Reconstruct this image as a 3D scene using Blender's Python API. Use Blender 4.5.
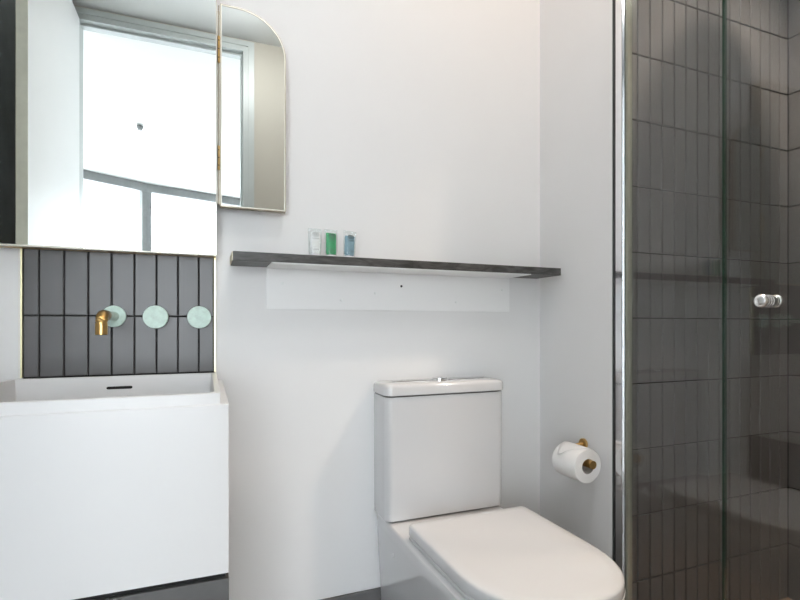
import bpy, bmesh, math, random
from mathutils import Vector, Matrix
random.seed(7)
for o in list(bpy.data.objects): bpy.data.objects.remove(o)
SC = bpy.context.scene
COL = SC.collection
R = math.radians

# ------------------------------------------------------------------ camera, world, exposure
HC = 0.98
cam_d = bpy.data.cameras.new('camera'); cam = bpy.data.objects.new('camera', cam_d); COL.objects.link(cam)
cam.location = (0, 0, HC); cam.rotation_euler = (R(90), 0, R(-21.5))
cam_d.sensor_width = 36; cam_d.lens = 490 / 800 * 36; cam_d.shift_y = 26 / 800
cam_d.clip_start = 0.01
SC.camera = cam
W = bpy.data.worlds.new('sky'); SC.world = W; W.use_nodes = True
bg = W.node_tree.nodes['Background']
bg.inputs[0].default_value = (0.90, 0.95, 1.0, 1); bg.inputs[1].default_value = 8.6
vs = SC.view_settings
vs.view_transform = 'Standard'; vs.look = 'None'; vs.gamma = 1; vs.exposure = 0.0; vs.use_curve_mapping = False

# recessed lamps: (name, location, watts, colour, diameter, beam degrees, label)
LAMPS = [
    ('ceiling_downlight', (0.86, 0.95, 2.735), 3.0, (1.0, 0.70, 0.46), 0.09, 150, 'recessed round ceiling downlight above the toilet'),
    ('ceiling_downlight', (1.63, 0.58, 2.735), 25, (1.0, 0.82, 0.67), 0.12, 96, 'recessed round ceiling downlight inside the shower'),
]
FILL_DOME = ((0.30, 0.22, 2.735), 0.13, (1.0, 0.975, 0.955), 46.0)      # added unseen fill dome for even room light: place, radius, colour, emission


# ------------------------------------------------------------------ materials
MATS = {}
def mat(name, col, rough=0.5, metal=0.0, noise=None, bump=None, spec=0.5, coat=0.0, trans=0.0):
    m = bpy.data.materials.new(name); m.use_nodes = True
    nt = m.node_tree; b = nt.nodes['Principled BSDF']
    b.inputs['Base Color'].default_value = (*col, 1)
    b.inputs['Roughness'].default_value = rough
    b.inputs['Metallic'].default_value = metal
    b.inputs['Specular IOR Level'].default_value = spec
    b.inputs['Coat Weight'].default_value = coat
    b.inputs['Coat Roughness'].default_value = 0.05
    tc = nt.nodes.new('ShaderNodeTexCoord')
    if noise:
        scale, amount, detail = noise
        n = nt.nodes.new('ShaderNodeTexNoise'); n.inputs['Scale'].default_value = scale; n.inputs['Detail'].default_value = detail
        nt.links.new(tc.outputs['Object'], n.inputs['Vector'])
        r = nt.nodes.new('ShaderNodeValToRGB')
        r.color_ramp.elements[0].position = 0.3; r.color_ramp.elements[1].position = 0.7
        r.color_ramp.elements[0].color = (*[c * (1 - amount) for c in col], 1)
        r.color_ramp.elements[1].color = (*[min(1, c * (1 + amount)) for c in col], 1)
        nt.links.new(n.outputs['Fac'], r.inputs['Fac']); nt.links.new(r.outputs['Color'], b.inputs['Base Color'])
    if bump:
        scale, strength, dist = bump
        n2 = nt.nodes.new('ShaderNodeTexNoise'); n2.inputs['Scale'].default_value = scale; n2.inputs['Detail'].default_value = 4
        nt.links.new(tc.outputs['Object'], n2.inputs['Vector'])
        bp = nt.nodes.new('ShaderNodeBump'); bp.inputs['Strength'].default_value = strength; bp.inputs['Distance'].default_value = dist
        nt.links.new(n2.outputs['Fac'], bp.inputs['Height']); nt.links.new(bp.outputs['Normal'], b.inputs['Normal'])
    MATS[name] = m
    return m
mat('paint', (0.78, 0.78, 0.785), 0.55, noise=(3, 0.012, 3), bump=(180, 0.04, 0.001))
mat('ceiling_paint', (0.80, 0.82, 0.82), 0.7, bump=(160, 0.03, 0.001))
mat('bedroom_paint', (0.85, 0.86, 0.86), 0.7, bump=(160, 0.03, 0.001))
mat('beige_paint', (0.46, 0.44, 0.385), 0.6, bump=(160, 0.03, 0.001))
mat('left_tile', (0.66, 0.69, 0.69), 0.45, noise=(9, 0.1, 4))
mat('skirting_grey', (0.13, 0.13, 0.13), 0.5, noise=(20, 0.12, 4))
mat('grout', (0.018, 0.018, 0.018), 0.9, bump=(400, 0.2, 0.001))
mat('floor_tile', (0.25, 0.25, 0.255), 0.45, noise=(14, 0.15, 5), bump=(60, 0.05, 0.001))
mat('shower_floor', (0.20, 0.14, 0.10), 0.5, noise=(40, 0.3, 4), bump=(90, 0.1, 0.001))
mat('bedroom_floor', (0.66, 0.63, 0.60), 0.6, noise=(5, 0.1, 4))
mat('ceramic', (0.63, 0.635, 0.65), 0.10, coat=0.5, noise=(2, 0.006, 2))
mat('panel_white', (0.86, 0.865, 0.87), 0.3, noise=(4, 0.006, 2))
mat('solid_white', (0.72, 0.722, 0.73), 0.32, noise=(4, 0.006, 2))
mat('vanity_grey', (0.10, 0.10, 0.10), 0.5, noise=(25, 0.08, 3))
mat('dark_gap', (0.012, 0.012, 0.012), 0.8, noise=(30, 0.1, 2))
mat('brass', (0.62, 0.40, 0.15), 0.28, 1.0, noise=(60, 0.08, 3))
mat('pale_brass', (0.86, 0.80, 0.52), 0.35, 0.9, noise=(60, 0.05, 3))
mat('rim_bronze', (0.30, 0.25, 0.17), 0.35, 0.8, noise=(60, 0.05, 3))
mat('frame_cream', (0.62, 0.60, 0.53), 0.35, 0.25, noise=(60, 0.03, 3))
mat('chrome', (0.80, 0.81, 0.83), 0.10, 1.0, noise=(40, 0.02, 2))
mat('satin_chrome', (0.86, 0.87, 0.88), 0.24, 1.0, noise=(40, 0.02, 2))
mat('seal_dark', (0.03, 0.035, 0.035), 0.4, noise=(40, 0.1, 2))
mat('seal_clear', (0.33, 0.34, 0.29), 0.2, 0.4, noise=(40, 0.05, 2))
mat('mint', (0.60, 0.76, 0.70), 0.55, noise=(90, 0.10, 5), bump=(220, 0.15, 0.001))
mat('glass_edge', (0.02, 0.05, 0.035), 0.1, noise=(40, 0.1, 2))
mat('paper', (0.88, 0.88, 0.88), 0.9, bump=(350, 0.15, 0.001))
mat('cardboard', (0.45, 0.43, 0.40), 0.9, noise=(60, 0.1, 3))
mat('cream_edge', (0.78, 0.72, 0.58), 0.6, noise=(80, 0.06, 3))
mat('door_white', (0.80, 0.82, 0.83), 0.4, noise=(3, 0.01, 2))
mat('door_edge', (0.85, 0.84, 0.72), 0.5, noise=(30, 0.04, 3))
mat('frame_pale', (0.45, 0.49, 0.485), 0.4, noise=(10, 0.02, 2))
mat('window_grey', (0.22, 0.23, 0.235), 0.4, noise=(20, 0.05, 2))
mat('lotion_white', (0.85, 0.85, 0.85), 0.4, noise=(60, 0.03, 2))
mat('gel_green', (0.02, 0.36, 0.13), 0.25, noise=(60, 0.08, 2))
mat('gel_blue', (0.20, 0.34, 0.42), 0.25, noise=(60, 0.08, 2))
mat('print_dark', (0.06, 0.09, 0.09), 0.6, noise=(60, 0.05, 2))
mat('print_grey', (0.35, 0.37, 0.38), 0.6, noise=(60, 0.05, 2))
mat('cap_white', (0.82, 0.84, 0.84), 0.3, noise=(60, 0.02, 2))

def tile_mat(name, col):
    m = mat(name, col, 0.30, spec=0.5, bump=(35, 0.025, 0.002))
    nt = m.node_tree; b = nt.nodes['Principled BSDF']
    oi = nt.nodes.new('ShaderNodeObjectInfo')
    hsv = nt.nodes.new('ShaderNodeHueSaturation'); hsv.inputs['Color'].default_value = (*col, 1)
    mr = nt.nodes.new('ShaderNodeMapRange'); mr.inputs[3].default_value = 0.90; mr.inputs[4].default_value = 1.10
    nt.links.new(oi.outputs['Random'], mr.inputs[0]); nt.links.new(mr.outputs[0], hsv.inputs['Value'])
    nt.links.new(hsv.outputs[0], b.inputs['Base Color'])
    return m
tile_mat('tile', (0.100, 0.099, 0.102))

def shelf_mat():
    m = mat('shelf_stone', (0.05, 0.048, 0.047), 0.42)
    nt = m.node_tree; b = nt.nodes['Principled BSDF']; tc = nt.nodes.new('ShaderNodeTexCoord')
    mp = nt.nodes.new('ShaderNodeMapping'); mp.inputs['Scale'].default_value = (14, 40, 60)
    n = nt.nodes.new('ShaderNodeTexNoise'); n.inputs['Scale'].default_value = 1.0; n.inputs['Detail'].default_value = 8; n.inputs['Distortion'].default_value = 1.5
    r = nt.nodes.new('ShaderNodeValToRGB')
    r.color_ramp.elements[0].position = 0.35; r.color_ramp.elements[0].color = (0.03, 0.029, 0.028, 1)
    r.color_ramp.elements[1].position = 0.75; r.color_ramp.elements[1].color = (0.11, 0.108, 0.105, 1)
    nt.links.new(tc.outputs['Object'], mp.inputs[0]); nt.links.new(mp.outputs[0], n.inputs['Vector'])
    nt.links.new(n.outputs['Fac'], r.inputs[0]); nt.links.new(r.outputs[0], b.inputs['Base Color'])
shelf_mat()

def mirror_mat():
    m = bpy.data.materials.new('mirror'); m.use_nodes = True; nt = m.node_tree; nt.nodes.clear()
    o = nt.nodes.new('ShaderNodeOutputMaterial'); g = nt.nodes.new('ShaderNodeBsdfGlossy')
    g.inputs['Color'].default_value = (0.90, 0.93, 0.92, 1); g.inputs['Roughness'].default_value = 0.0
    nt.links.new(g.outputs[0], o.inputs[0]); MATS['mirror'] = m
mirror_mat()
def glass_mat(name, tint, ior=1.5, body=None):
    m = bpy.data.materials.new(name); m.use_nodes = True; nt = m.node_tree; nt.nodes.clear()
    o = nt.nodes.new('ShaderNodeOutputMaterial'); g = nt.nodes.new('ShaderNodeBsdfGlossy'); t = nt.nodes.new('ShaderNodeBsdfTransparent')
    f = nt.nodes.new('ShaderNodeFresnel'); f.inputs['IOR'].default_value = ior
    geo = nt.nodes.new('ShaderNodeNewGeometry')
    # the same pane reflectance on the front and on the back face of the sheet
    mi = nt.nodes.new('ShaderNodeMix'); mi.data_type = 'FLOAT'; mi.inputs[2].default_value = ior; mi.inputs[3].default_value = 1.0 / ior
    nt.links.new(geo.outputs['Backfacing'], mi.inputs[0]); nt.links.new(mi.outputs[0], f.inputs['IOR'])
    x = nt.nodes.new('ShaderNodeMixShader'); g.inputs['Roughness'].default_value = 0.0
    t.inputs['Color'].default_value = (*tint, 1)
    nt.links.new(f.outputs[0], x.inputs[0])
    nt.links.new(g.outputs[0], x.inputs[2])
    if body:
        d = nt.nodes.new('ShaderNodeBsdfDiffuse'); d.inputs[0].default_value = (*body[0], 1)
        y = nt.nodes.new('ShaderNodeMixShader'); y.inputs[0].default_value = body[1]
        nt.links.new(t.outputs[0], y.inputs[1]); nt.links.new(d.outputs[0], y.inputs[2]); nt.links.new(y.outputs[0], x.inputs[1])
    else:
        nt.links.new(t.outputs[0], x.inputs[1])
    nt.links.new(x.outputs[0], o.inputs[0]); MATS[name] = m
glass_mat('shower_glass', (0.96, 0.975, 0.97), 1.55)
glass_mat('window_glass', (0.97, 0.98, 0.98), 1.3)
glass_mat('clear_plastic', (0.95, 0.97, 0.97), 1.3, ((0.85, 0.9, 0.9), 0.08))
def emit_mat(name, col, s):
    m = bpy.data.materials.new(name); m.use_nodes = True; nt = m.node_tree; b = nt.nodes['Principled BSDF']
    b.inputs['Base Color'].default_value = (0.9, 0.9, 0.9, 1)
    b.inputs['Emission Color'].default_value = (*col, 1); b.inputs['Emission Strength'].default_value = s; MATS[name] = m
emit_mat('lamp_lens', (1.0, 0.9, 0.78), 6.0)

# ------------------------------------------------------------------ mesh helpers
def link(name, me, m, parent=None, smooth=False):
    o = bpy.data.objects.new(name, me); COL.objects.link(o)
    if m is not None: me.materials.append(MATS[m])
    if parent is not None: o.parent = parent
    if smooth:
        for p in me.polygons: p.use_smooth = True
    return o
def from_bm(name, bm, m, parent=None, smooth=False):
    bmesh.ops.recalc_face_normals(bm, faces=bm.faces)
    me = bpy.data.meshes.new(name); bm.to_mesh(me); bm.free()
    return link(name, me, m, parent, smooth)
def add_box(bm, x0, x1, y0, y1, z0, z1):
    v = [bm.verts.new(p) for p in ((x0,y0,z0),(x1,y0,z0),(x1,y1,z0),(x0,y1,z0),(x0,y0,z1),(x1,y0,z1),(x1,y1,z1),(x0,y1,z1))]
    for f in ((0,3,2,1),(4,5,6,7),(0,1,5,4),(1,2,6,5),(2,3,7,6),(3,0,4,7)): bm.faces.new([v[i] for i in f])
def box(name, x0, x1, y0, y1, z0, z1, m, parent=None, bev=0.0, seg=2):
    bm = bmesh.new(); add_box(bm, x0, x1, y0, y1, z0, z1)
    if bev:
        bmesh.ops.recalc_face_normals(bm, faces=bm.faces)
        bmesh.ops.bevel(bm, geom=list(bm.edges), offset=bev, segments=seg, profile=0.5, affect='EDGES')
    return from_bm(name, bm, m, parent, smooth=False)
def boxes(name, lst, m, parent=None):
    bm = bmesh.new()
    for b in lst: add_box(bm, *b)
    return from_bm(name, bm, m, parent)
def lathe(name, prof, m, parent=None, n=32, mtx=None, closed=False):
    """prof: (radius, height) about local Z, then transformed by mtx"""
    bm = bmesh.new(); rings = []
    for r, z in prof:
        if r < 1e-6: rings.append([bm.verts.new((0, 0, z))])
        else: rings.append([bm.verts.new((r*math.cos(2*math.pi*i/n), r*math.sin(2*math.pi*i/n), z)) for i in range(n)])
    seq = list(zip(rings, rings[1:])) + ([(rings[-1], rings[0])] if closed else [])
    for a, b in seq:
        for i in range(n):
            j = (i+1) % n
            if len(a) == 1 and len(b) == 1: continue
            if len(a) == 1: bm.faces.new((a[0], b[i], b[j]))
            elif len(b) == 1: bm.faces.new((a[i], a[j], b[0]))
            else: bm.faces.new((a[i], a[j], b[j], b[i]))
    if mtx is not None: bm.transform(mtx)
    o = from_bm(name, bm, m, parent, smooth=True)
    autosmooth(o)
    return o
def autosmooth(o, ang=35):
    me = o.data
    for p in me.polygons: p.use_smooth = True
    bm = bmesh.new(); bm.from_mesh(me)
    for e in bm.edges:
        if len(e.link_faces) == 2 and e.calc_face_angle(0) > R(ang): e.smooth = False
    bm.to_mesh(me); bm.free()
def axis(loc, d):
    """matrix taking local Z to direction d at loc"""
    q = Vector((0, 0, 1)).rotation_difference(Vector(d).normalized())
    return Matrix.Translation(loc) @ q.to_matrix().to_4x4()
def tube(name, pts, r, m, parent=None, n=20, cap=True):
    bm = bmesh.new(); rings = []; P = [Vector(p) for p in pts]
    up = Vector((0.123, 0.37, 0.92)).normalized()
    for i, p in enumerate(P):
        t = (P[min(i+1, len(P)-1)] - P[max(i-1, 0)]).normalized()
        a = t.cross(up).normalized(); b = t.cross(a).normalized()
        rings.append([bm.verts.new(p + r*(math.cos(2*math.pi*k/n)*a + math.sin(2*math.pi*k/n)*b)) for k in range(n)])
    for a, b in zip(rings, rings[1:]):
        for k in range(n): bm.faces.new((a[k], a[(k+1)%n], b[(k+1)%n], b[k]))
    if cap: bm.faces.new(rings[0]); bm.faces.new(rings[-1])
    o = from_bm(name, bm, m, parent, True); autosmooth(o); return o
def loft(name, loops, m, parent=None, cap=True, smooth=True, ang=35):
    bm = bmesh.new(); L = [[bm.verts.new(p) for p in lp] for lp in loops]; n = len(L[0])
    for a, b in zip(L, L[1:]):
        for i in range(n): bm.faces.new((a[i], a[(i+1)%n], b[(i+1)%n], b[i]))
    if cap: bm.faces.new(L[0]); bm.faces.new(L[-1])
    o = from_bm(name, bm, m, parent, smooth)
    if smooth: autosmooth(o, ang)
    return o
def prism(name, outline, y0, y1, m, parent=None):
    """outline in x,z extruded along y"""
    return loft(name, [[(x, y0, z) for x, z in outline], [(x, y1, z) for x, z in outline]], m, parent, smooth=False)
def empty(name, loc=(0, 0, 0)):
    o = bpy.data.objects.new(name, None); COL.objects.link(o); o.location = loc; o.empty_display_size = 0.05
    return o
def settle(root):
    """children were modelled in world space: express them relative to the root's base point"""
    for c in root.children:
        if c.type == 'MESH': c.data.transform(Matrix.Translation(-root.location))
        for g in c.children:
            if g.type == 'MESH': g.data.transform(Matrix.Translation(-root.location))
def tag(o, label, cat, group=None):
    o['label'] = label; o['category'] = cat
    if group: o['group'] = group
    return o
def struct(o, label=None, cat=None):
    o['kind'] = 'structure'
    if label: o['label'] = label
    if cat: o['category'] = cat
    return o

# ------------------------------------------------------------------ measurements of the place
XL, XR = -0.92, 1.118            # left wall, white side wall beside the toilet
YB, YF = 1.46, -0.335            # basin/toilet wall, doorway wall
H = 2.735                        # bathroom ceiling
HB = 2.70                        # bedroom ceiling
YS, XS = 1.140, 1.964            # tile faces in the shower
XG = 1.137                       # shower glass plane
D0, D1, DH = -0.653, 0.205, 2.66

# ------------------------------------------------------------------ room shell
floor = struct(box('floor', XL-0.1, 1.17, YF-0.1, YB+0.1, -0.08, 0.0, 'floor_tile'), 'grey tiled bathroom floor in front of the toilet', 'floor')
struct(box('floor_shower', 1.17, XS+0.1, YF-0.1, YS+0.06, -0.10, -0.006, 'shower_floor'), 'brown shower floor behind the glass screen', 'floor')
struct(box('ceiling', XL-0.1, XS+0.1, YF-0.1, YB+0.1, H, H+0.1, 'ceiling_paint'), 'white bathroom ceiling seen in the mirror', 'ceiling')
wall_back = struct(box('wall_back', XL-0.1, XR+0.05, YB, YB+0.1, 0, H, 'paint'), 'white painted wall behind basin, shelf and toilet', 'wall')
wall_left = struct(box('wall_left', XL-0.1, XL, YF, YB, 0, H, 'left_tile'), 'dark wall behind the open door in the mirror', 'wall')
wall_right = struct(box('wall_right', XR, XR+0.05, 1.122, YB, 0, H, 'paint'), 'white side wall carrying the toilet roll holder', 'wall')
bm = bmesh.new()
add_box(bm, XL-0.1, D0-0.03, YF-0.1, YF, 0, H); add_box(bm, D1+0.03, XS+0.1, YF-0.1, YF, 0, H); add_box(bm, D0-0.03, D1+0.03, YF-0.1, YF, DH+0.03, H)
wall_front = struct(from_bm('wall_front', bm, 'beige_paint'), 'beige wall around the doorway seen in the mirror', 'wall')
wall_sb = struct(box('wall_shower_back', XR+0.05, XS+0.1, YS+0.004, YS+0.10, -0.01, H, 'grout'), 'shower wall of tall dark grey tiles behind the glass', 'wall')
wall_sr = struct(box('wall_shower_right', XS+0.004, XS+0.1, YF, YS+0.004, -0.01, H, 'grout'), 'tiled side wall at the far right of the shower', 'wall')
box('wall_end', XR+0.0505, XG+0.03, 1.128, 1.1435, 0, H, 'tile', wall_sb)

# ---- tiles: one chamfered tile mesh, copied
PX, PZ = 0.0521, 0.2033
Z0 = -0.012
def tile_mesh(w, h, g=0.0022, depth=0.006):
    c = 0.0016
    x, z = w/2 - g, h/2 - g
    vs_ = [(-x,0,-z),(x,0,-z),(x,0,z),(-x,0,z)]
    vs_ += [(a, -depth + c*0.8, b) for a, b in ((-x,-z),(x,-z),(x,z),(-x,z))]
    x2, z2 = x-c, z-c
    vs_ += [(a, -depth, b) for a, b in ((-x2,-z2),(x2,-z2),(x2,z2),(-x2,z2))]
    fs = [(8,9,10,11)]
    for i in range(4):
        j = (i+1) % 4
        fs += [(i, j, 4+j, 4+i), (4+i, 4+j, 8+j, 8+i)]
    me = bpy.data.meshes.new('tile'); me.from_pydata(vs_, [], fs); me.update(); me.materials.append(MATS['tile'])
    return me
TM = {}
def tile(w, h, loc, rz, parent, g=0.0022):
    k = (round(w, 4), round(h, 4), g)
    if k not in TM: TM[k] = tile_mesh(*k)
    o = bpy.data.objects.new('tile', TM[k]); COL.objects.link(o); o.parent = parent
    o.location = loc
    o.rotation_euler = (random.uniform(-1, 1)*0.001, random.uniform(-1, 1)*0.0006, rz + random.uniform(-1, 1)*0.003)
    return o
def spans(a, b, first, pitch):
    """joint positions from a to b with one joint at 'first'"""
    k = math.ceil((a - first) / pitch); js = []
    while first + k*pitch < b - 1e-6:
        js.append(first + k*pitch); k += 1
    e = [a] + [j for j in js if j - a > 0.006] + [b]
    return list(zip(e, e[1:]))
zs = spans(-0.008, H, Z0, PZ)
xj = 1.14 * math.tan(R(21.5) + math.atan(237.5/490))          # one joint measured on the shower wall
for a, b in spans(XG+0.03, XS, xj, PX):
    for c, d in zs:
        tile(b-a, d-c, ((a+b)/2, YS+0.005, (c+d)/2), 0, wall_sb)
near = spans(YS-8*PX, YS, YS, PX)
for a, b in near:
    for c, d in zs:
        tile(b-a, d-c, (XS+0.005, (a+b)/2, (c+d)/2), R(-90), wall_sr)
bm = bmesh.new()
for a, b in spans(YF, YS-8*PX, YS-8*PX, PX):
    for c, d in zs:
        g = 0.0014; add_box(bm, XS, XS+0.005, a+g, b-g, c+g, d-g)
o = from_bm('tile_field', bm, 'tile', wall_sr); o['kind'] = 'stuff'

# ---- tiled splashback under the mirror
bed = box('tile_bed', -0.419, 0.018, YB-0.0035, YB+0.01, 0.80, 1.19, 'grout', wall_back)
for a, b in spans(-0.4185, 0.0175, -0.3855, PX):
    for c, d in ((0.853, 1.006), (1.006, 1.176)):
        tile(b-a, d-c, ((a+b)/2, YB-0.0025, (c+d)/2), 0, bed, 0.0014)
box('edge_trim', -0.4235, -0.4195, YB-0.011, YB+0.002, 0.853, 1.168, 'pale_brass', wall_back)
box('edge_trim', 0.0185, 0.0225, YB-0.011, YB+0.002, 0.853, 1.168, 'pale_brass', wall_back)
# ---- skirting
struct(box('baseboard_back', 0.06, XR, YB-0.012, YB, 0, 0.158, 'skirting_grey', bev=0.002), 'grey skirting at the foot of the wall beside the toilet', 'skirting')
struct(box('baseboard_right', XR-0.012, XR, 1.122, YB-0.012, 0, 0.158, 'skirting_grey', bev=0.002), 'grey skirting under the toilet roll holder', 'skirting')

# ---- doorway: frame pieces and the open door leaf
t1 = struct(boxes('trim_1', [(D0-0.03, D0, YF-0.1, YF+0.012, 0, DH), (D1, D1+0.03, YF-0.1, YF+0.012, 0, DH), (D0-0.03, D1+0.03, YF-0.1, YF+0.012, DH, DH+0.03)], 'frame_pale'), 'pale door frame around the bathroom doorway', 'door frame')
struct(boxes('trim_2', [(D1+0.03, D1+0.065, YF, YF+0.018, 0, DH+0.06), (D0-0.065, D0-0.03, YF, YF+0.018, 0, DH+0.06), (D0-0.03, D1+0.03, YF, YF+0.018, DH+0.03, DH+0.06)], 'frame_pale'), 'pale architrave strip around the door frame', 'architrave')
box('door_stop', D1-0.012, D1, YF-0.07, YF-0.03, 0, DH-0.012, 'frame_pale', t1)
box('door_stop', D0, D1, YF-0.07, YF-0.03, DH-0.012, DH, 'frame_pale', t1)
door = struct(empty('door_1', (D0, YF, 0)), 'white door leaf standing open, reflected in the large mirror', 'door')
box('door_leaf', D0-0.033, D0+0.006, YF+0.02, 0.509, 0.01, DH-0.005, 'door_white', door)
box('leaf_edge', D0-0.033, D0+0.006, 0.509, 0.511, 0.01, DH-0.005, 'door_edge', door)
for sx in (1, -1):
    x0 = D0 + 0.006 if sx > 0 else D0 - 0.033
    lathe('handle_rose', [(0, 0), (0.026, 0), (0.026, 0.006), (0.022, 0.008), (0, 0.008)], 'brass', door, mtx=axis((x0, 0.445, 1.0), (sx, 0, 0)))
    tube('lever_handle', [(x0+sx*0.006, 0.445, 1.0), (x0+sx*0.04, 0.445, 1.0), (x0+sx*0.048, 0.437, 1.0), (x0+sx*0.048, 0.33, 1.0)], 0.008, 'brass', door, 14)
for hz in (0.25, 1.3, 2.35):
    lathe('hinge', [(0, 0), (0.007, 0), (0.007, 0.1), (0, 0.1)], 'chrome', door, 12, Matrix.Translation((D0-0.040, YF+0.026, hz)))
settle(door)

# ---- bedroom beyond the doorway (seen only in the mirrors)
YW = YF - 0.1
A, Bp, Cc, Dd = (-2.45, -2.84), (-0.686, -3.83), (1.30, -4.43), (2.6, -4.82)
struct(box('floor_bedroom', -2.6, 2.7, -5.2, YW, -0.08, 0.0, 'bedroom_floor'), 'light floor of the bedroom beyond the doorway', 'floor')
struct(box('ceiling_bedroom', -2.6, 2.7, -5.2, YW, HB, HB+0.1, 'bedroom_paint'), 'bright white bedroom ceiling reflected in the mirror', 'ceiling')
struct(box('wall_bedroom_left', -2.55, -2.45, -3.2, YW, 0, HB, 'bedroom_paint'), 'white bedroom wall on the window side', 'wall')
struct(box('wall_bedroom_right', 2.6, 2.7, -5.2, YW, 0, HB, 'bedroom_paint'), 'white bedroom wall far from the window', 'wall')
struct(box('wall_bedroom_near', XS+0.1, 2.7, YW, YW+0.1, 0, HB, 'bedroom_paint'), 'white bedroom wall beyond the shower', 'wall')
struct(box('wall_bedroom_side', -2.6, XL-0.1, YW, YW+0.1, 0, HB, 'bedroom_paint'), 'white bedroom wall beside the bathroom', 'wall')
def oriented(name, p, q, s0, s1, t0, t1_, z0, z1, m, parent=None):
    """box along the line p->q: s along it in metres, t across it"""
    d = Vector((q[0]-p[0], q[1]-p[1], 0)).normalized(); n = Vector((-d.y, d.x, 0)); o0 = Vector((p[0], p[1], 0))
    bm = bmesh.new(); add_box(bm, s0, s1, t0, t1_, z0, z1)
    bm.transform(Matrix.Translation(o0) @ Matrix(((d.x, n.x, 0, 0), (d.y, n.y, 0, 0), (0, 0, 1, 0), (0, 0, 0, 1))))
    return from_bm(name, bm, m, parent)
def window(name, p, q, label, divs):
    L = math.dist(p, q); w = struct(empty(name, (p[0], p[1], 0)), label, 'window')
    oriented('frame_head', p, q, 0, L, -0.06, 0.03, 2.60, HB, 'window_grey', w)
    oriented('frame_sill', p, q, 0, L, -0.06, 0.03, 0.0, 0.10, 'window_grey', w)
    for i in range(divs+1):
        s = min(max(L*i/divs, 0.0275), L-0.0275)
        oriented('mullion', p, q, s-0.0275, s+0.0275, -0.055, 0.025, 0.10, 2.60, 'window_grey', w)
    for i in range(divs):
        oriented('pane', p, q, L*i/divs+0.0275, L*(i+1)/divs-0.0275, -0.02, -0.012, 0.10, 2.60, 'window_glass', w)
    settle(w)
window('window_1', A, Bp, 'tall bright bedroom window left of the mullion in the mirror', 1)
window('window_2', Bp, Cc, 'tall bright bedroom window right of the mullion in the mirror', 1)
struct(oriented('wall_bedroom_end', Cc, Dd, 0, math.dist(Cc, Dd), -0.06, 0.04, 0, HB, 'bedroom_paint'), 'white bedroom wall past the windows', 'wall')
sp = tag(empty('ceiling_sprinkler', (-0.533, -1.9, HB)), 'small grey sprinkler head hanging from the bright bedroom ceiling', 'sprinkler')
lathe('cover_plate', [(0, HB), (0.030, HB), (0.030, HB-0.004), (0, HB-0.004)], 'cap_white', sp, 20, Matrix.Translation((-0.533, -1.9, 0)))
lathe('sprinkler_body', [(0, HB-0.004), (0.012, HB-0.004), (0.026, HB-0.012), (0.026, HB-0.020), (0.017, HB-0.040), (0.016, HB-0.046), (0, HB-0.046)], 'window_grey', sp, 20, Matrix.Translation((-0.533, -1.9, 0)))
settle(sp)

# ---- recessed ceiling lamps of the bathroom
for nm, loc, watt, colr, dia, beam, lab in LAMPS:
    e = tag(empty(nm, loc), lab, 'lamp', 'bathroom ceiling downlights')
    lathe('trim_ring', [(dia*0.5, -0.004), (dia*0.62, -0.004), (dia*0.66, 0.0), (dia*0.5, 0.0)], 'cap_white', e, 32, closed=True)
    lathe('lens', [(0, -0.002), (dia*0.5, -0.002), (dia*0.5, 0.0), (0, 0.0)], 'lamp_lens', e, 32)
    ld = bpy.data.lights.new('downlight_bulb', 'AREA'); ld.shape = 'DISK'; ld.size = dia; ld.energy = watt; ld.color = colr; ld.spread = R(beam)
    lo = bpy.data.objects.new('downlight_bulb', ld); COL.objects.link(lo); lo.parent = e; lo.location = (0, 0, -0.012)

emit_mat('fill_glow', FILL_DOME[2], FILL_DOME[3])  # glowing dome added out of view to even out the bathroom light
dl = tag(empty('fill_dome', FILL_DOME[0]), 'added opal fill dome, out of view under the bathroom ceiling', 'lamp')
dr = FILL_DOME[1]
lathe('fill_base', [(0, 0), (dr+0.012, 0), (dr+0.012, -0.018), (dr+0.004, -0.022), (0, -0.022)], 'cap_white', dl, 40)
lathe('fill_shade', [(dr*math.cos(R(t)), -0.0225 - 0.075*math.sin(R(t))) for t in range(0, 90, 9)] + [(0, -0.0975)], 'fill_glow', dl, 40)

# ------------------------------------------------------------------ mirror cabinet and hinged wing
YM = 1.405
def rect(x0, x1, z0, z1): return [(x0, z0), (x1, z0), (x1, z1), (x0, z1)]
mc = tag(empty('mirror_cabinet', (-0.36, YB, 1.1685)), 'large square wall mirror with thin brass rim above the basin', 'mirror')
box('cabinet_body', -0.745, 0.0225, YM+0.006, YB-0.013, 1.1715, 2.05, 'frame_cream', mc)
box('mirror_glass', -0.743, 0.0225, YM+0.0003, YM+0.006, 1.1725, 2.048, 'mirror', mc)
for n_, b in (('rim', (-0.747, 0.0255, YM-0.0015, YM+0.012, 1.1685, 1.1722)), ('rim', (0.0225, 0.0245, YM-0.0015, YM+0.012, 1.1722, 2.048)),
              ('rim', (-0.747, -0.743, YM-0.0015, YM+0.012, 1.1722, 2.048)), ('rim', (-0.747, 0.0255, YM-0.0015, YM+0.012, 2.048, 2.052))):
    box(n_, *b, 'frame_cream', mc)
box('base_plate', -0.745, 0.0225, YM+0.013, YB-0.012, 1.1685, 1.1714, 'brass', mc)
settle(mc)
def wing_outline(ins=0.0, n=14):
    x0, x1, z0, z1, r = 0.034+ins, 0.206-ins, 1.303+ins, 1.847-ins, 0.128-ins
    pts = [(x0, z0), (x1, z0)]
    for i in range(n+1):
        a = math.pi/2 * i/n; pts.append((x1-r + r*math.cos(a), z1-r*0.92 + r*0.92*math.sin(a)))
    pts.append((x0, z1)); return pts
wg = tag(empty('mirror_wing', (0.03, YM, 1.303)), 'narrow mirror panel with one rounded top corner, hinged beside large mirror', 'mirror')
prism('back_panel', wing_outline(0.0025), YM+0.004, YM+0.017, 'frame_cream', wg)
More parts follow.
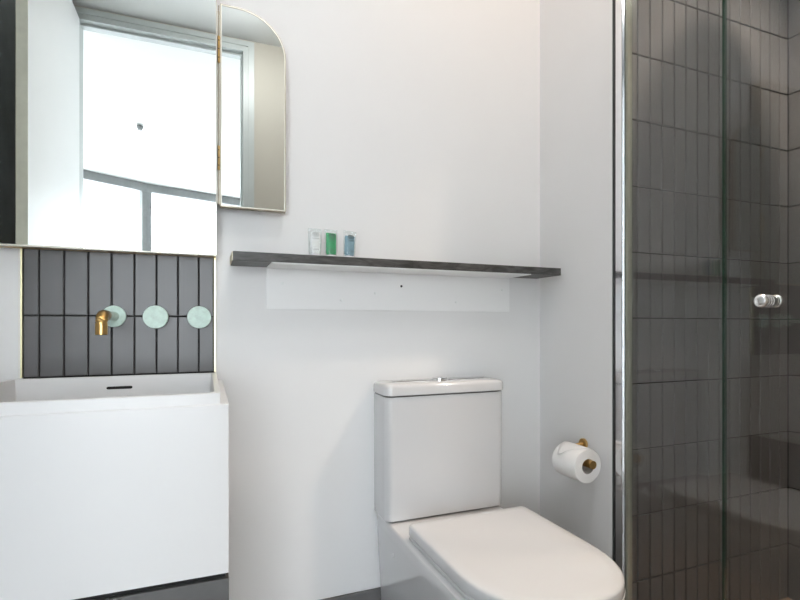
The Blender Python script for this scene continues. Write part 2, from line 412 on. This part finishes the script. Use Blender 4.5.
prism('mirror_glass', wing_outline(0.003), YM+0.0003, YM+0.004, 'mirror', wg)
o1, o2 = wing_outline(0.0), wing_outline(0.003)
loft('rim', [[(x, y, z) for x, z in oo] for oo, y in ((o1, YM-0.0015), (o2, YM-0.0015), (o2, YM+0.018), (o1, YM+0.018), (o1, YM-0.0015))], 'frame_cream', wg, cap=False, smooth=False)
for za, zb in ((1.40, 1.465), (1.69, 1.76)):
    lathe('hinge', [(0, za), (0.0032, za), (0.0032, zb), (0, zb)], 'brass', wg, 14, Matrix.Translation((0.0296, YM+0.001, 0)))
    for k in range(3):
        lathe('hinge_screw', [(0, 0), (0.0016, 0), (0.0016, 0.001), (0, 0.001)], 'dark_gap', wg, 8, axis((0.0296, YM-0.0022, za+0.012+k*(zb-za-0.024)/2), (0, -1, 0)))
o0 = wing_outline(-0.0012)
loft('rim_edge', [[(x, y, z) for x, z in oo] for oo, y in ((o0, YM-0.0008), (o1, YM-0.0008), (o1, YM+0.0175), (o0, YM+0.0175), (o0, YM-0.0008))], 'rim_bronze', wg, cap=False, smooth=False)
lathe('hinge_pin', [(0, 1.306), (0.0012, 1.306), (0.0012, 1.845), (0, 1.845)], 'rim_bronze', wg, 10, Matrix.Translation((0.0296, YM+0.0045, 0)))
box('hinge_leaf', 0.0262, 0.0336, YM+0.006, YM+0.008, 1.31, 1.83, 'frame_cream', wg)
settle(wg)

# ------------------------------------------------------------------ basin on grey base
vb = tag(empty('vanity_basin', (-0.21, 1.23, 0)), 'white block basin on a grey base cabinet below brass spout', 'basin')
def rloop(x0, x1, y0, y1, z, r=0.0, n=5):
    if r == 0: return [(x0, y0, z), (x1, y0, z), (x1, y1, z), (x0, y1, z)]
    pts = []
    for cx, cy, a0 in ((x1-r, y0+r, -90), (x1-r, y1-r, 0), (x0+r, y1-r, 90), (x0+r, y0+r, 180)):
        for i in range(n+1):
            a = R(a0 + 90*i/n); pts.append((cx + r*math.cos(a), cy + r*math.sin(a), z))
    return pts
BX0, BX1, BY0, BY1 = -0.461, 0.040, 1.010, YB-0.001
RX0, RX1, RY0 = -0.446, 0.0245, 1.0135
r_ = 0.0025
loops = [rloop(BX0, BX1, BY0, BY1, 0.500, r_), rloop(BX0, BX1, BY0, BY1, 0.827, r_), rloop(BX0+0.002, BX1-0.002, BY0+0.002, BY1, 0.829, r_),
         rloop(RX0, RX1, RY0, BY1, 0.829, r_), rloop(RX0, RX1, RY0, BY1, 0.849, r_), rloop(RX0+0.0015, RX1-0.0015, RY0+0.0015, BY1-0.0005, 0.8505, r_),
         rloop(RX0+0.011, RX1-0.011, RY0+0.011, BY1-0.010, 0.8505, r_), rloop(RX0+0.0125, RX1-0.0125, RY0+0.0125, BY1-0.0115, 0.849, r_),
         rloop(RX0+0.016, RX1-0.016, RY0+0.016, BY1-0.014, 0.755, 0.008), rloop(RX0+0.035, RX1-0.035, RY0+0.035, BY1-0.033, 0.738, 0.008)]
body = loft('basin_block', loops, 'solid_white', vb, ang=30)
sx0, sx1, sz = -0.2365, -0.1845, 0.8205
slot = loft('overflow_slot', [[(x, y, z) for x, z in [((sx1 if c > 0 else sx0) + 0.0035*math.cos(a)*1, sz + 0.0035*math.sin(a)) for c, a in [(1, R(t)) for t in range(-90, 91, 30)] + [(-1, R(t)) for t in range(90, 271, 30)]]] for y in (YB-0.0148, YB-0.008)], 'dark_gap', vb, smooth=False)
lathe('drain', [(0, 0.7365), (0.03, 0.7365), (0.03, 0.741), (0.026, 0.743), (0, 0.743)], 'brass', vb, 24, Matrix.Translation((-0.21, 1.25, 0)))
box('shadow_gap', BX0+0.004, BX1-0.006, BY0+0.014, BY1-0.01, 0.486, 0.502, 'dark_gap', vb)
box('base_cabinet', BX0, BX1, BY0+0.002, BY1, 0.10, 0.488, 'vanity_grey', vb, 0.001, 1)
box('plinth', BX0+0.01, BX1-0.01, BY0+0.05, BY1, 0.0, 0.10, 'dark_gap', vb)
settle(vb)

# ---- spout and the two round valve plates
sp = tag(empty('basin_spout', (-0.2235, YB-0.008, 1.007)), 'brass spout bending down from a round mint wall plate', 'tap')
ZT = 1.005
yw = YB - 0.0085
lathe('wall_plate', [(0, 0), (0.0278, 0), (0.0278, 0.007), (0.0268, 0.0085), (0, 0.0085)], 'mint', sp, 40, axis((-0.2235, yw, ZT), (0, -1, 0)))
lathe('collar', [(0.0, 0.0085), (0.0128, 0.0085), (0.0113, 0.012), (0.0113, 0.118), (0, 0.118)], 'mint', sp, 28, axis((-0.2235, yw, ZT), (0, -1, 0)))
pts = [(-0.2235, yw-0.114, ZT), (-0.2235, yw-0.125, ZT), (-0.2235, 1.310, ZT)]
for i in range(1, 9):
    a = math.pi/2*i/8; pts.append((-0.2235, 1.310-0.0235*math.sin(a), ZT-0.0235+0.0235*math.cos(a)))
pts.append((-0.2235, 1.2865, 0.9605))
tube('spout_pipe', pts, 0.0125, 'brass', sp, 28)
lathe('outlet', [(0, 0), (0.0100, 0), (0.0100, 0.0006), (0, 0.0006)], 'dark_gap', sp, 20, axis((-0.2235, 1.2865, 0.9604), (0, 0, -1)))
settle(sp)
for xx, lab in ((-0.1252, 'round mint valve handle between the spout and the other handle'), (-0.0195, 'round mint valve handle nearest the edge of the tiles')):
    k = tag(empty('valve_handle', (xx, yw, 1.0035)), lab, 'tap handle', 'round mint valve handles')
    lathe('stem', [(0, 0), (0.016, 0), (0.016, 0.012), (0, 0.012)], 'brass', k, 24, axis((xx, yw, 1.0035), (0, -1, 0)))
    lathe('handle_disc', [(0, 0.010), (0.0288, 0.010), (0.0300, 0.0115), (0.0300, 0.026), (0.0288, 0.0275), (0, 0.0275)], 'mint', k, 40, axis((xx, yw, 1.0035), (0, -1, 0)))
    settle(k)
hk = tag(empty('wall_hook', (-0.517, YB, 1.007)), 'small brass hook on the white wall at the left picture edge', 'hook')
lathe('hook_rose', [(0, 0), (0.012, 0), (0.012, 0.004), (0, 0.004)], 'brass', hk, 20, axis((-0.517, YB, 1.007), (0, -1, 0)))
lathe('hook_peg', [(0.005, 0.004), (0.005, 0.03), (0.0115, 0.032), (0.0115, 0.038), (0, 0.039)], 'brass', hk, 20, axis((-0.517, YB, 1.007), (0, -1, 0)))
settle(hk)

# ------------------------------------------------------------------ shelf
SX0, SX1, SY0 = 0.0605, 1.104, 1.330
SZ1 = 1.1735; SZ0 = SZ1 - 0.0238
SZ1 += 0.0; 
sh = tag(empty('wall_shelf', (0.58, YB, SZ0)), 'long dark stone shelf on the white wall above the toilet', 'shelf')
bm = bmesh.new(); add_box(bm, SX0+0.0015, SX1, SY0, YB-0.0005, SZ0, SZ1)
bmesh.ops.recalc_face_normals(bm, faces=bm.faces); bmesh.ops.bevel(bm, geom=list(bm.edges), offset=0.001, segments=1, affect='EDGES')
from_bm('shelf_board', bm, 'shelf_stone', sh)
box('edge_strip', SX0-0.001, SX0+0.0014, SY0+0.002, YB-0.001, SZ0+0.001, SZ1-0.001, 'cream_edge', sh)
box('soffit_plate', 0.160, 0.985, SY0+0.002, YB-0.0005, SZ0-0.0025, SZ0-0.0001, 'panel_white', sh)
mp = box('mounting_panel', 0.160, 0.985, YB-0.0045, YB-0.0003, 1.029, SZ0-0.0026, 'panel_white', sh, 0.0008, 1)
for x_, z_ in ((0.204, 1.105), (0.381, 1.059), (0.49, 1.083), (0.775, 1.060), (0.955, 1.106)):
    lathe('screw', [(0, 0), (0.0045, 0), (0.0035, 0.0012), (0, 0.0015)], 'cap_white', mp, 12, axis((x_, YB-0.0045, z_), (0, -1, 0)))
lathe('screw_hole', [(0, 0), (0.0038, 0), (0.0038, 0.0008), (0, 0.0008)], 'dark_gap', mp, 14, axis((0.578, YB-0.0045, 1.107), (0, -1, 0)))
settle(sh)

# ---- three toiletry tubes
def toiletry(x, y, gel, name, label, lean, rz, fill, printm):
    t = tag(empty(name, (x, y, SZ1)), label, 'tube', 'toiletry tubes on the shelf')
    t.rotation_euler = (0, lean, rz); t.scale = (1.08, 1.08, 1.10)
    def ring(w, d, z, n=28): return [(w*math.copysign(abs(math.cos(a))**0.8, math.cos(a)), d*math.sin(a), z) for a in (2*math.pi*i/n for i in range(n))]
    lathe('cap', [(0, 0), (0.0125, 0), (0.0135, 0.001), (0.0135, 0.009), (0, 0.009)], 'cap_white', t, 28)
    loft('tube_wall', [ring(0.0150, 0.0125, 0.0095), ring(0.0168, 0.0120, 0.018), ring(0.0180, 0.0095, 0.045), ring(0.0186, 0.005, 0.064), ring(0.0189, 0.0012, 0.071), ring(0.0189, 0.0010, 0.0765)], 'clear_plastic', t)
    if gel:
        f = fill
        loft('gel', [ring(0.0118, 0.0105, 0.0105), ring(0.0138, 0.0105, 0.018), ring(0.0142, 0.0080, 0.045), ring(0.0144, 0.0042, f-0.002), ring(0.0140, 0.0034, f)], gel, t)
    # printed emblem: an oval ring with a dot, a line of small lettering and a caption low down
    def strip(nm, x0, x1, z0, z1, m):
        def yy(z): return -(0.0120 + (0.0095-0.0120)*(z-0.018)/0.027 if z < 0.045 else 0.0095 + (0.0046-0.0095)*(z-0.045)/0.02) - 0.0008
        bm = bmesh.new(); v = [bm.verts.new(p) for p in ((x0, yy(z0), z0), (x1, yy(z0), z0), (x1, yy(z1), z1), (x0, yy(z1), z1))]
        w = [bm.verts.new(p) for p in ((x0, yy(z0)+0.0004, z0), (x1, yy(z0)+0.0004, z0), (x1, yy(z1)+0.0004, z1), (x0, yy(z1)+0.0004, z1))]
        bm.faces.new(v); bm.faces.new(w[::-1])
        for i in range(4): bm.faces.new((v[i], w[i], w[(i+1)%4], v[(i+1)%4]))
        return from_bm(nm, bm, m, t)
    for x0, x1, z0, z1 in ((-0.006, 0.006, 0.0630, 0.0652), (-0.006, 0.006, 0.0550, 0.0570), (-0.0082, -0.0060, 0.0566, 0.0636), (0.0060, 0.0082, 0.0566, 0.0636), (-0.0035, -0.0008, 0.0580, 0.0622), (0.0008, 0.0040, 0.0580, 0.0622)):
        strip('emblem', x0, x1, z0, z1, printm)
    for k in range(5): strip('lettering', -0.0090+k*0.0037, -0.0090+k*0.0037+0.0027, 0.0490, 0.0514, printm)
    for k in range(4): strip('caption', -0.0065+k*0.0034, -0.0065+k*0.0034+0.0024, 0.0205, 0.0222, printm)
    return t
toiletry(0.286, 1.388, 'lotion_white', 'toiletry_tube', 'white lotion tube on the shelf, left of the green one', 0.0, 0.10, 0.066, 'print_grey')
toiletry(0.333, 1.388, 'gel_green', 'toiletry_tube', 'green gel tube standing between the white and blue tubes', 0.0, 0.12, 0.067, 'print_dark')
toiletry(0.386, 1.388, 'gel_blue', 'toiletry_tube', 'blue grey tube on the shelf, right of the green one', 0.05, 0.16, 0.063, 'print_dark')

# ------------------------------------------------------------------ toilet
tl = tag(empty('toilet', (0.68, 1.1, 0)), 'white close-coupled toilet with closed lid below the dark shelf', 'toilet')
TXc = 0.682
def dshape(hw, yb, yf, ys, z, rb=0.012, n=28, p=2.35, xc=0.687):
    """half width hw, back at yb, straight sides to ys, rounded front reaching yf"""
    pts = []
    for i in range(n+1):
        a = math.pi*i/n; c, s = math.cos(a), math.sin(a)
        pts.append((xc + hw*math.copysign(abs(c)**(2/p), c), ys - (ys-yf)*abs(s)**(2/p), z))
    for i in range(5):
        a = R(180 - 90*i/4); pts.append((xc - hw + rb + rb*math.cos(a), yb - rb + rb*math.sin(a), z))
    for i in range(5):
        a = R(90 - 90*i/4); pts.append((xc + hw - rb + rb*math.cos(a), yb - rb + rb*math.sin(a), z))
    return pts
PK = dict(xc=0.682, p=2.4)
loft('pan', [dshape(0.170, YB-0.014, 0.84, 0.98, 0.0, **PK), dshape(0.175, YB-0.014, 0.835, 0.98, 0.02, **PK), dshape(0.181, YB-0.014, 0.81, 0.96, 0.17, **PK),
             dshape(0.189, YB-0.014, 0.775, 0.94, 0.30, **PK), dshape(0.1925, YB-0.014, 0.758, 0.93, 0.37, **PK), dshape(0.193, YB-0.014, 0.754, 0.92, 0.398, **PK), dshape(0.191, YB-0.016, 0.757, 0.92, 0.4035, **PK), dshape(0.184, YB-0.02, 0.765, 0.92, 0.406, **PK)], 'ceramic', tl, ang=50)
loft('seat_ring', [dshape(0.176, 1.215, 0.756, 0.92, 0.4065), dshape(0.184, 1.22, 0.745, 0.92, 0.409), dshape(0.184, 1.22, 0.745, 0.92, 0.4165), dshape(0.182, 1.217, 0.748, 0.92, 0.418)], 'ceramic', tl, ang=50)
def lidloop(d, z): return dshape(0.186-d, 1.218-d, 0.740+d, 0.95, z, rb=0.014)
loft('seat_lid', [lidloop(0.006, 0.4195), lidloop(0.001, 0.4205), lidloop(0.0, 0.424), lidloop(0.0, 0.443), lidloop(0.001, 0.4462), lidloop(0.0035, 0.4488), lidloop(0.008, 0.4505), lidloop(0.03, 0.4512), lidloop(0.1, 0.4515)], 'ceramic', tl, ang=50)
for s in (-1, 1):
    lathe('seat_hinge', [(0, 0.4065), (0.016, 0.4065), (0.016, 0.420), (0.014, 0.422), (0, 0.422)], 'chrome', tl, 20, Matrix.Translation((TXc + s*0.075, 1.245, 0)))
CX0, CX1, CY0, CY1 = 0.481, 0.880, 1.328, YB-0.002
def cl(d, z, r=0.022): return rloop(CX0+d, CX1-d, CY0+d, CY1, z, r, 6)
loft('cistern', [cl(0.004, 0.4105), cl(0.001, 0.412), cl(0.0005, 0.45), cl(0.0, 0.70), cl(0.0, 0.772)], 'ceramic', tl, ang=50)
loft('lid_shadow_gap', [cl(0.006, 0.7715), cl(0.006, 0.7765)], 'seal_dark', tl, ang=50)
def ll(d, z): return rloop(CX0-0.003+d, CX1+0.003-d, CY0-0.005+d, CY1-0.002-d, z, 0.024, 6)
loft('cistern_lid', [ll(0.003, 0.7755), ll(0.0, 0.778), ll(0.0, 0.798), ll(0.0015, 0.8035), ll(0.005, 0.8075), ll(0.010, 0.8095), ll(0.03, 0.8105), ll(0.05, 0.811)], 'ceramic', tl, ang=50)
fb = lathe('flush_button', [(0, 0.8105), (0.028, 0.8105), (0.028, 0.8135), (0.0255, 0.8150), (0.0, 0.8150)], 'chrome', tl, 32, Matrix.Translation((TXc, 1.392, 0)))
for s, w in ((1, 0.45), (-1, 0.45)):
    bm = bmesh.new(); lp = []
    for z in (0.8150, 0.8178):
        lp.append([bm.verts.new((TXc + s*(0.0012 + 0.0225*math.sin(math.pi*i/12)), 1.392 + 0.023*math.cos(math.pi*i/12), z)) for i in range(13)])
    for i in range(13): bm.faces.new((lp[0][i], lp[0][(i+1)%13], lp[1][(i+1)%13], lp[1][i]))
    bm.faces.new(lp[0]); bm.faces.new(lp[1]); from_bm('button_half', bm, 'chrome', fb)
lathe('fixing_cap', [(0, 0), (0.006, 0), (0.005, 0.002), (0, 0.0025)], 'ceramic', tl, 14, axis((0.682-0.1895, 1.30, 0.33), (-1, 0, 0)))
settle(tl)

# ------------------------------------------------------------------ toilet roll and holder
RX, RZ = 1.042, 0.567
rh = tag(empty('toilet_roll_holder', (XR, 1.258, RZ+0.012)), 'brass toilet roll holder on the white side wall', 'holder')
zr = RZ + 0.0075
lathe('wall_rose', [(0, 0), (0.017, 0), (0.017, 0.006), (0.015, 0.008), (0, 0.008)], 'brass', rh, 28, axis((XR, 1.238, RZ+0.038), (-1, 0, 0)))
tube('post', [(XR-0.004, 1.238, RZ+0.038), (XR-0.014, 1.238, RZ+0.037), (XR-0.022, 1.244, RZ+0.034), (XR-0.030, 1.256, RZ+0.030), (RX+0.030, 1.264, zr+0.010), (RX+0.016, 1.266, zr+0.002), (RX+0.005, 1.266, zr)], 0.0062, 'brass', rh, 16)
tube('roll_bar', [(RX+0.005, 1.272, zr), (RX+0.005, 1.1215, zr)], 0.0122, 'brass', rh, 24)
settle(rh)
rl = tag(empty('toilet_roll', (RX, 1.187, RZ-0.05)), 'white toilet paper roll with folded end on brass holder', 'toilet roll')
ya, yb2, ro, ri = 1.137, 1.238, 0.0500, 0.0215
mt = axis((RX, yb2, RZ), (0, -1, 0)); L = yb2 - ya
lathe('paper_roll', [(ri+0.001, 0), (ro-0.002, 0), (ro, 0.002), (ro, L-0.002), (ro-0.002, L), (ri+0.001, L)], 'paper', rl, 48, mt, closed=True)
lathe('cardboard_core', [(ri, 0.0005), (ri+0.001, 0.0005), (ri+0.001, L-0.0005), (ri, L-0.0005)], 'cardboard', rl, 40, mt, closed=True)
# the loose sheet folded to a point, lying on the upper side of the roll
bm = bmesh.new(); rows = []
NA = 12
for i in range(NA+1):
    f = i/NA; ang = R(70 + 85*f)
    half = (L/2)*(1 - 0.93*max(0, (f-0.25)/0.75)); ym = (ya+yb2)/2 + 0.022*max(0, (f-0.25)/0.75)
    rr = ro + 0.0012 + 0.0015*f
    rows.append([bm.verts.new((RX + rr*math.cos(ang), ym + s*half, RZ + rr*math.sin(ang))) for s in (-1, -0.5, 0, 0.5, 1)])
for a, b in zip(rows, rows[1:]):
    for k in range(4): bm.faces.new((a[k], a[k+1], b[k+1], b[k]))
fl = from_bm('folded_sheet', bm, 'paper', rl, True)
so = fl.modifiers.new('thickness', 'SOLIDIFY'); so.thickness = 0.0009; so.offset = 1
settle(rl)

# ------------------------------------------------------------------ shower screen
ss = tag(empty('shower_screen', (XG, 0.95, 0)), 'fixed clear glass shower panel in a chrome wall channel', 'shower screen')
def post(name, x0, x1, y0, y1, m, r):
    bm = bmesh.new(); add_box(bm, x0, x1, y0, y1, 0, 2.3)
    bmesh.ops.recalc_face_normals(bm, faces=bm.faces); bmesh.ops.bevel(bm, geom=[e for e in bm.edges if abs(e.verts[0].co.z-e.verts[1].co.z) > 1], offset=r, segments=4, affect='EDGES')
    o = from_bm(name, bm, m, ss); autosmooth(o, 50)
box('channel_seal', XR+0.0015, XG+0.012, 1.1135, 1.1218, 0, 2.3, 'seal_dark', ss)
post('wall_channel', XR-0.001, XG+0.014, 1.0785, 1.1134, 'chrome', 0.006)
box('channel_groove', XR+0.003, XG+0.008, 1.0757, 1.0784, 0, 2.3, 'seal_dark', ss)
post('glazing_bead', XR+0.002, XG+0.0055, 1.0690, 1.0756, 'seal_clear', 0.002)
box('glass_panel', XG-0.004, XG+0.004, 0.7985, 1.0688, 0.012, 2.3, 'shower_glass', ss)
box('glass_edge', XG-0.0041, XG+0.0041, 0.7976, 0.7984, 0.012, 2.3, 'glass_edge', ss)
box('bottom_channel', XG-0.010, XG+0.010, 0.7970, 1.0688, 0.0, 0.012, 'chrome', ss)
settle(ss)
sd = tag(empty('shower_door', (XG, 0.37, 0)), 'frameless clear glass shower door with ribbed chrome knob', 'shower door')
box('glass_panel', XG-0.004, XG+0.004, -0.05, 0.7930, 0.012, 2.3, 'shower_glass', sd)
box('glass_edge', XG-0.0041, XG+0.0041, 0.7931, 0.7940, 0.012, 2.3, 'glass_edge', sd)
def knob(n):
    p = [(0, -0.0022), (0.005, -0.0019), (0.010, -0.0004), (0.0132, 0.0018), (0.0145, 0.0045), (0.0145, 0.009), (0.0135, 0.0102)]
    kz = 0.0102
    for k in range(n):
        p += [(0.0112, kz+0.001), (0.0112, kz+0.003), (0.0136, kz+0.004), (0.0136, kz+0.0075)]; kz += 0.0075
    return p + [(0.0125, kz+0.001), (0.0, kz+0.001)], kz + 0.001
ky, kzz = 0.694, HC + 0.054
p_, kl = knob(3)
lathe('door_knob', p_, 'satin_chrome', sd, 36, axis((XG-0.0042-kl, ky, kzz), (1, 0, 0)))
p_, kl = knob(1)
lathe('door_knob', p_, 'satin_chrome', sd, 36, axis((XG+0.0042+kl, ky, kzz), (-1, 0, 0)))
for z_ in (0.3, 1.95):
    box('door_hinge', XG-0.016, XG+0.016, -0.062, 0.03, z_, z_+0.09, 'chrome', sd, 0.003)
settle(sd)
bs = struct(box('trim_3', XG-0.012, XG+0.012, YF, -0.062, 0, 2.3, 'chrome'), 'chrome hinge post of the shower door by the doorway wall', 'hinge post')

# ---- rain shower head hanging in the shower, above the picture
rs = tag(empty('rain_shower_head', (1.60, 0.78, H)), 'round chrome rain shower head on a ceiling pipe in the shower', 'shower head')
lathe('ceiling_rose', [(0, H), (0.03, H), (0.03, H-0.008), (0, H-0.008)], 'chrome', rs, 28, Matrix.Translation((1.60, 0.78, 0)))
tube('drop_pipe', [(1.60, 0.78, H-0.005), (1.60, 0.78, 2.31)], 0.011, 'chrome', rs, 18)
lathe('spray_plate', [(0, 2.320), (0.02, 2.318), (0.03, 2.302), (0.135, 2.296), (0.138, 2.292), (0.138, 2.286), (0.132, 2.284), (0, 2.284)], 'chrome', rs, 40, Matrix.Translation((1.60, 0.78, 0)))
settle(rs)
